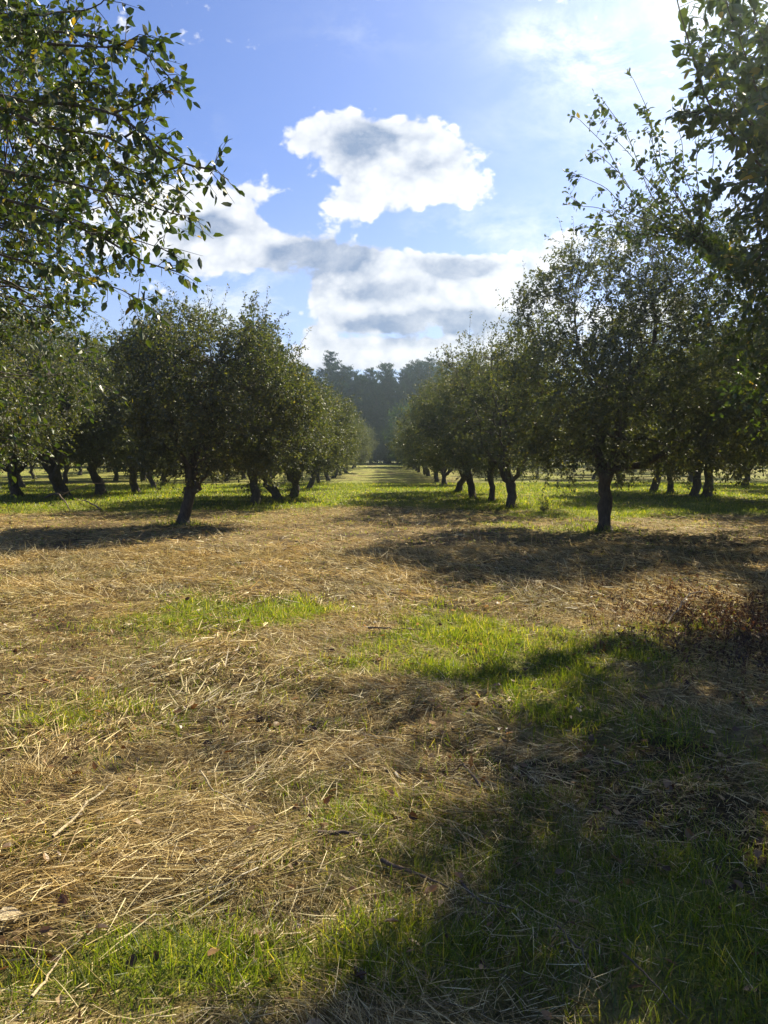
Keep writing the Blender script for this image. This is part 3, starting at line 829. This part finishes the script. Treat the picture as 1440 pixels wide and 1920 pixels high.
# broadleaf trees along the foot of the wood, seen at the lane's end and under the orchard crowns
for i, (x, y, k, s, lab) in enumerate([(4.2, 118, 0, .78, 'round pale green tree in front of the far pines, right of the lane end'),
                                       (-4.5, 142, 1, .62, 'low bushy tree at the foot of the pines, left of the lane end'),
                                       (0.6, 146, 2, .5, 'smallest bushy tree at the foot of the pines, straight down the lane'),
                                       (8.5, 132, 2, .7, 'bushy tree behind the right lane row, before the pines'),
                                       (2.6, 140, 1, .55, 'bushy round shrub tree closing the lane end, just right of centre'),
                                       (-1.8, 139, 0, .5, 'small bushy tree closing the lane end, just left of centre'),
                                       (-7.2, 140, 2, .6, 'bushy tree left of the lane end, between taller neighbours'),
                                       (6.0, 141, 2, .6, 'bushy tree right of the lane end, behind the round pale one'),
                                       (-10, 134, 0, .8, 'bushy tree behind the left lane row, before the pines'),
                                       (-21.5, 66, 2, .98, 'tall leafy tree rising behind the left orchard rows')]):
    plant('leafy_tree', rounds[k], WM, x, y, rr.uniform(0, 6), (s, s, s), lab, 'tree', 'leafy trees before the wood')
for i in range(9):
    s = rr.uniform(.75, 1.1)
    plant('hedge_bush', low_bush, WM, -16 + 4.1 * i + rr.normal(0, .4), 146 + rr.normal(0, .8), rr.uniform(0, 6), (s, s, s),
          '%s bush from the left in the low thicket at the foot of the far pines' % ORD[i].capitalize(), 'bush', 'thicket bushes below the pines')
for side, nm in ((-1, 'left'), (1, 'right')):
    for i in range(14):
        k = int(rr.integers(0, 3)); s = rr.uniform(.8, 1.1)
        plant('leafy_tree', rounds[k], WM, side * (17 + 6.0 * i + rr.normal(0, 1)), 124 + rr.normal(0, 3) - 1.2 * i, rr.uniform(0, 6), (s * 1.1, s * 1.1, s * .9),
              'leafy hedge line tree behind the %s orchard rows, %s outward from lane' % (nm, ORD[i]), 'tree', 'hedge line trees behind the orchard')


# ------------------------------------------------------------------ sky
def build_world():
    w = bpy.data.worlds.new('World'); bpy.context.scene.world = w; w.use_nodes = True
    nt = w.node_tree; nt.nodes.clear(); L = nt.links.new
    out = N(nt, 'ShaderNodeOutputWorld')
    sky = N(nt, 'ShaderNodeTexSky', sky_type='NISHITA'); sky.sun_disc = False
    sky.sun_elevation = SUN_EL; sky.sun_rotation = SUN_AZ; sky.air_density = 1.0; sky.dust_density = .6; sky.ozone_density = 2.2
    bg = N(nt, 'ShaderNodeBackground'); bg.inputs[1].default_value = SKY
    tint = mixc(nt, 1.0, sky.outputs[0], (.84, .92, 1.26), 'MULTIPLY')
    L(tint, bg.inputs[0])
    tc = N(nt, 'ShaderNodeTexCoord'); sep = N(nt, 'ShaderNodeSeparateXYZ'); L(tc.outputs['Generated'], sep.inputs[0])

    def math_(op, a, b=None, c=None, clamp=False):
        n = N(nt, 'ShaderNodeMath', operation=op, use_clamp=clamp)
        for i, v in enumerate((a, b, c)):
            if v is None: continue
            if isinstance(v, (int, float)): n.inputs[i].default_value = v
            else: L(v, n.inputs[i])
        return n.outputs[0]
    dy = math_('MAXIMUM', math_('ABSOLUTE', sep.outputs[1]), .12)
    u = math_('DIVIDE', sep.outputs[0], dy); v = math_('DIVIDE', sep.outputs[2], dy)
    uv = N(nt, 'ShaderNodeCombineXYZ'); L(u, uv.inputs[0]); L(v, uv.inputs[1])

    def noise(scale, det, rough, sx=1., sy=1., seed=0., dist=0.):
        mp = N(nt, 'ShaderNodeMapping'); mp.inputs['Scale'].default_value = (sx, sy, 1); mp.inputs['Location'].default_value = (seed, seed * .7, seed * .3)
        L(uv.outputs[0], mp.inputs['Vector'])
        n = N(nt, 'ShaderNodeTexNoise'); n.inputs['Scale'].default_value = scale; n.inputs['Detail'].default_value = det
        n.inputs['Roughness'].default_value = rough; n.inputs['Distortion'].default_value = dist
        L(mp.outputs[0], n.inputs['Vector']); return n
    # domain warp
    wn = noise(5, 4, .6, 1, 1.3, 3.3)
    wv = N(nt, 'ShaderNodeVectorMath', operation='MULTIPLY_ADD'); wv.inputs[1].default_value = (.05, .036, 0); wv.inputs[2].default_value = (-.025, -.018, 0)
    L(wn.outputs['Color'], wv.inputs[0])
    wu = N(nt, 'ShaderNodeVectorMath', operation='ADD'); L(uv.outputs[0], wu.inputs[0]); L(wv.outputs[0], wu.inputs[1])

    def blobs(lst, src):
        acc = None
        for px, py, rx, ry, wgt in lst:
            r = ray(px, py); cu, cv = r[0] / r[1], r[2] / r[1]
            s = N(nt, 'ShaderNodeVectorMath', operation='SUBTRACT'); L(src, s.inputs[0]); s.inputs[1].default_value = (cu, cv, 0)
            m = N(nt, 'ShaderNodeVectorMath', operation='MULTIPLY'); L(s.outputs[0], m.inputs[0]); m.inputs[1].default_value = (F / rx, F / ry, 0)
            d = N(nt, 'ShaderNodeVectorMath', operation='DOT_PRODUCT'); L(m.outputs[0], d.inputs[0]); L(m.outputs[0], d.inputs[1])
            e = math_('EXPONENT', math_('MULTIPLY', d.outputs['Value'], -1.0))
            acc = math_('MULTIPLY', e, wgt) if acc is None else math_('MULTIPLY_ADD', e, wgt, acc)
        return acc
    cum = [(690, 290, 130, 55, 1), (640, 238, 85, 32, .9), (800, 305, 95, 45, 1), (885, 365, 55, 28, .9), (655, 385, 55, 38, .9), (555, 250, 40, 25, .6), (790, 360, 80, 40, .7),
           (430, 390, 75, 38, .9), (480, 355, 40, 22, .6), (390, 440, 75, 30, .8), (590, 470, 125, 42, 1), (760, 505, 140, 40, 1), (880, 520, 80, 40, 1), (640, 560, 75, 30, .8), (800, 570, 150, 38, 1),
           (740, 655, 200, 28, 1), (610, 630, 50, 22, .7), (420, 490, 80, 22, .7), (960, 640, 120, 40, .8), (1080, 460, 130, 40, .7), (1250, 600, 200, 60, .8), (250, 420, 140, 90, .7), (100, 250, 110, 120, .7), (690, 590, 110, 40, .8), (540, 600, 40, 18, .5), (860, 560, 110, 45, .8), (470, 440, 50, 26, .6), (1010, 560, 80, 60, .7), (330, 400, 80, 40, .7), (900, 680, 160, 20, .7), (620, 680, 130, 16, .6), (800, 440, 150, 20, -1.0), (520, 405, 45, 28, -.9), (1000, 350, 60, 60, -.6), (530, 585, 45, 40, -.7), (720, 628, 150, 9, -.5)]
    soft = [(1010, 60, 100, 40, .9), (1100, 120, 110, 55, 1.0), (1230, 60, 160, 110, .8), (1230, 230, 170, 90, .6), (1330, 400, 180, 130, .8), (1080, 470, 140, 60, .6), (330, 470, 150, 100, 1.1), (330, 250, 60, 50, .6),
            (450, 580, 160, 70, .9), (220, 330, 120, 130, .5), (1000, 250, 160, 60, .25), (860, 440, 150, 30, .3), (690, 60, 120, 40, .3), (960, 420, 150, 50, .6), (1500, 0, 150, 180, .7)]
    dk = [(600, 485, 95, 32, 1.5), (555, 510, 50, 16, .5), (388, 432, 52, 20, 1.4), (690, 265, 90, 36, .75), (640, 300, 60, 22, .35), (800, 320, 60, 20, .4), (858, 506, 70, 18, 1.5), (820, 605, 140, 20, 1.9), (700, 548, 110, 20, .8), (740, 640, 150, 14, .35), (330, 490, 60, 15, .5), (640, 690, 200, 20, .3)]
    D = blobs(cum, wu.outputs[0])
    fb = noise(11, 12, .66, 1, 1.3, 1.1, .15)
    # generic broken cloud for the parts of the sky the photo does not show
    gen = noise(1.5, 2, .5, 1, 1.6, 8.7)
    away = N(nt, 'ShaderNodeMapRange', interpolation_type='SMOOTHSTEP'); away.inputs[1].default_value = .62; away.inputs[2].default_value = 1.0
    rad2 = N(nt, 'ShaderNodeVectorMath', operation='LENGTH'); L(uv.outputs[0], rad2.inputs[0]); L(rad2.outputs['Value'], away.inputs[0])
    back = N(nt, 'ShaderNodeMath', operation='LESS_THAN'); back.inputs[1].default_value = 0; L(sep.outputs[1], back.inputs[0])
    aw = math_('MAXIMUM', away.outputs[0], back.outputs[0])
    G_ = math_('MULTIPLY', math_('SUBTRACT', gen.outputs['Fac'], .60), 4.0)
    D = math_('ADD', math_('MULTIPLY', D, math_('SUBTRACT', 1.0, aw)), math_('MULTIPLY', G_, aw))
    Dn = math_('MULTIPLY_ADD', math_('SUBTRACT', fb.outputs['Fac'], .5), 2.1, D)
    vo = N(nt, 'ShaderNodeTexVoronoi', feature='SMOOTH_F1'); vo.inputs['Scale'].default_value = 30; vo.inputs['Smoothness'].default_value = .35
    vo.inputs['Detail'].default_value = 2.5; vo.inputs['Roughness'].default_value = .55
    vm = N(nt, 'ShaderNodeMapping'); vm.inputs['Scale'].default_value = (1, 1.25, 1); L(wu.outputs[0], vm.inputs['Vector']); L(vm.outputs[0], vo.inputs['Vector'])
    bil = math_('SUBTRACT', .45, vo.outputs['Distance'])
    Dn = math_('MULTIPLY_ADD', bil, .60, Dn)
    al = N(nt, 'ShaderNodeMapRange', interpolation_type='SMOOTHSTEP'); al.inputs[1].default_value = .06; al.inputs[2].default_value = .40
    L(Dn, al.inputs[0])
    sn = noise(6.5, 10, .66, 1, 1.7, 5.2, .3)
    Sf = math_('MULTIPLY', blobs(soft, wu.outputs[0]), math_('MULTIPLY_ADD', sn.outputs['Fac'], 5.6, -2.45), None, True)
    Sf = math_('MULTIPLY', Sf, math_('SUBTRACT', 1.0, back.outputs[0]))
    # pale veil low over the horizon
    lowm = N(nt, 'ShaderNodeMapRange', interpolation_type='SMOOTHSTEP'); lowm.inputs[1].default_value = .42; lowm.inputs[2].default_value = .05; lowm.inputs[4].default_value = .38
    L(v, lowm.inputs[0])
    Sf = math_('MULTIPLY', Sf, .93)
    soft_a = math_('MAXIMUM', Sf, lowm.outputs[0])
    shn = noise(12, 8, .6, 1, 1.5, 2.4)
    S_ = math_('MULTIPLY', blobs(dk, wu.outputs[0]), math_('MULTIPLY_ADD', shn.outputs['Fac'], 3.2, -.6), None, True)
    thick = N(nt, 'ShaderNodeMapRange', interpolation_type='SMOOTHSTEP'); thick.inputs[1].default_value = .8; thick.inputs[2].default_value = 1.9; thick.inputs[4].default_value = .16
    L(Dn, thick.inputs[0])
    S_ = math_('MAXIMUM', S_, thick.outputs[0])
    S_ = math_('MULTIPLY', math_('MULTIPLY_ADD', bil, -.5, S_, True), math_('MULTIPLY_ADD', fb.outputs['Fac'], 1.9, -.15, True))
    ccol = mixc(nt, S_, (1.05, 1.05, 1.05), (.25, .335, .50))
    bc = N(nt, 'ShaderNodeBackground'); bc.inputs[1].default_value = CLOUD; L(ccol, bc.inputs[0])
    bs = N(nt, 'ShaderNodeBackground'); bs.inputs[0].default_value = (.84, .92, 1, 1); bs.inputs[1].default_value = CLOUD * .92
    m1 = N(nt, 'ShaderNodeMixShader'); L(soft_a, m1.inputs[0]); L(bg.outputs[0], m1.inputs[1]); L(bs.outputs[0], m1.inputs[2])
    m2 = N(nt, 'ShaderNodeMixShader'); L(al.outputs[0], m2.inputs[0]); L(m1.outputs[0], m2.inputs[1]); L(bc.outputs[0], m2.inputs[2])
    L(m2.outputs[0], out.inputs[0])
    w.cycles.sampling_method = 'MANUAL'; w.cycles.sample_map_resolution = 512


SKY, CLOUD, SUN, EXPO, HAZE = .050, .46, 5.0, 1.35, .0010
build_world()
ld = bpy.data.lights.new('sun', 'SUN'); ld.energy = SUN; ld.angle = RAD(.53); ld.color = (1.0, .89, .67)
lo = bpy.data.objects.new('sun', ld); C.objects.link(lo)
sd = Vector((math.sin(SUN_AZ) * math.cos(SUN_EL), math.cos(SUN_AZ) * math.cos(SUN_EL), math.sin(SUN_EL)))
lo.rotation_euler = sd.to_track_quat('Z', 'Y').to_euler(); lo.location = (10, 10, 30)

# ------------------------------------------------------------------ the air
if HAZE:
    x0, x1, y0, y1, z0, z1 = -490, 490, -110, 480, -2.2, 28
    v = [(x, y, z) for z in (z0, z1) for y in (y0, y1) for x in (x0, x1)]
    f = [(0, 2, 3, 1), (4, 5, 7, 6), (0, 1, 5, 4), (2, 6, 7, 3), (0, 4, 6, 2), (1, 3, 7, 5)]
    m, nt, out = mat('air')
    p = N(nt, 'ShaderNodeVolumePrincipled'); p.inputs['Color'].default_value = (.74, .92, 1, 1)
    p.inputs['Density'].default_value = HAZE; p.inputs['Anisotropy'].default_value = .86
    nt.links.new(p.outputs[0], out.inputs['Volume'])
    tag(obj('haze', mesh('haze', v, [f]), m), kind='stuff')

# ------------------------------------------------------------------ camera and render settings
cd = bpy.data.cameras.new('camera'); cam = bpy.data.objects.new('camera', cd); C.objects.link(cam)
cam.location = (0, 0, EYE); cam.rotation_euler = (math.pi / 2 - PITCH, 0, 0)
cd.sensor_fit = 'VERTICAL'; cd.sensor_height = 24; cd.sensor_width = 18; cd.lens = 24 * F / 1920
cd.clip_start = .05; cd.clip_end = 3000
sc = bpy.context.scene; sc.camera = cam
sc.render.engine = 'CYCLES'
sc.view_settings.view_transform = 'Standard'; sc.view_settings.look = 'None'
sc.view_settings.exposure = EXPO; sc.view_settings.gamma = 1; sc.view_settings.use_curve_mapping = False
cy = sc.cycles
cy.max_bounces = 6; cy.diffuse_bounces = 1; cy.glossy_bounces = 2; cy.transmission_bounces = 4; cy.volume_bounces = 0; cy.transparent_max_bounces = 8
cy.sample_clamp_indirect = 4; cy.use_denoising = True; cy.caustics_reflective = False; cy.caustics_refractive = False
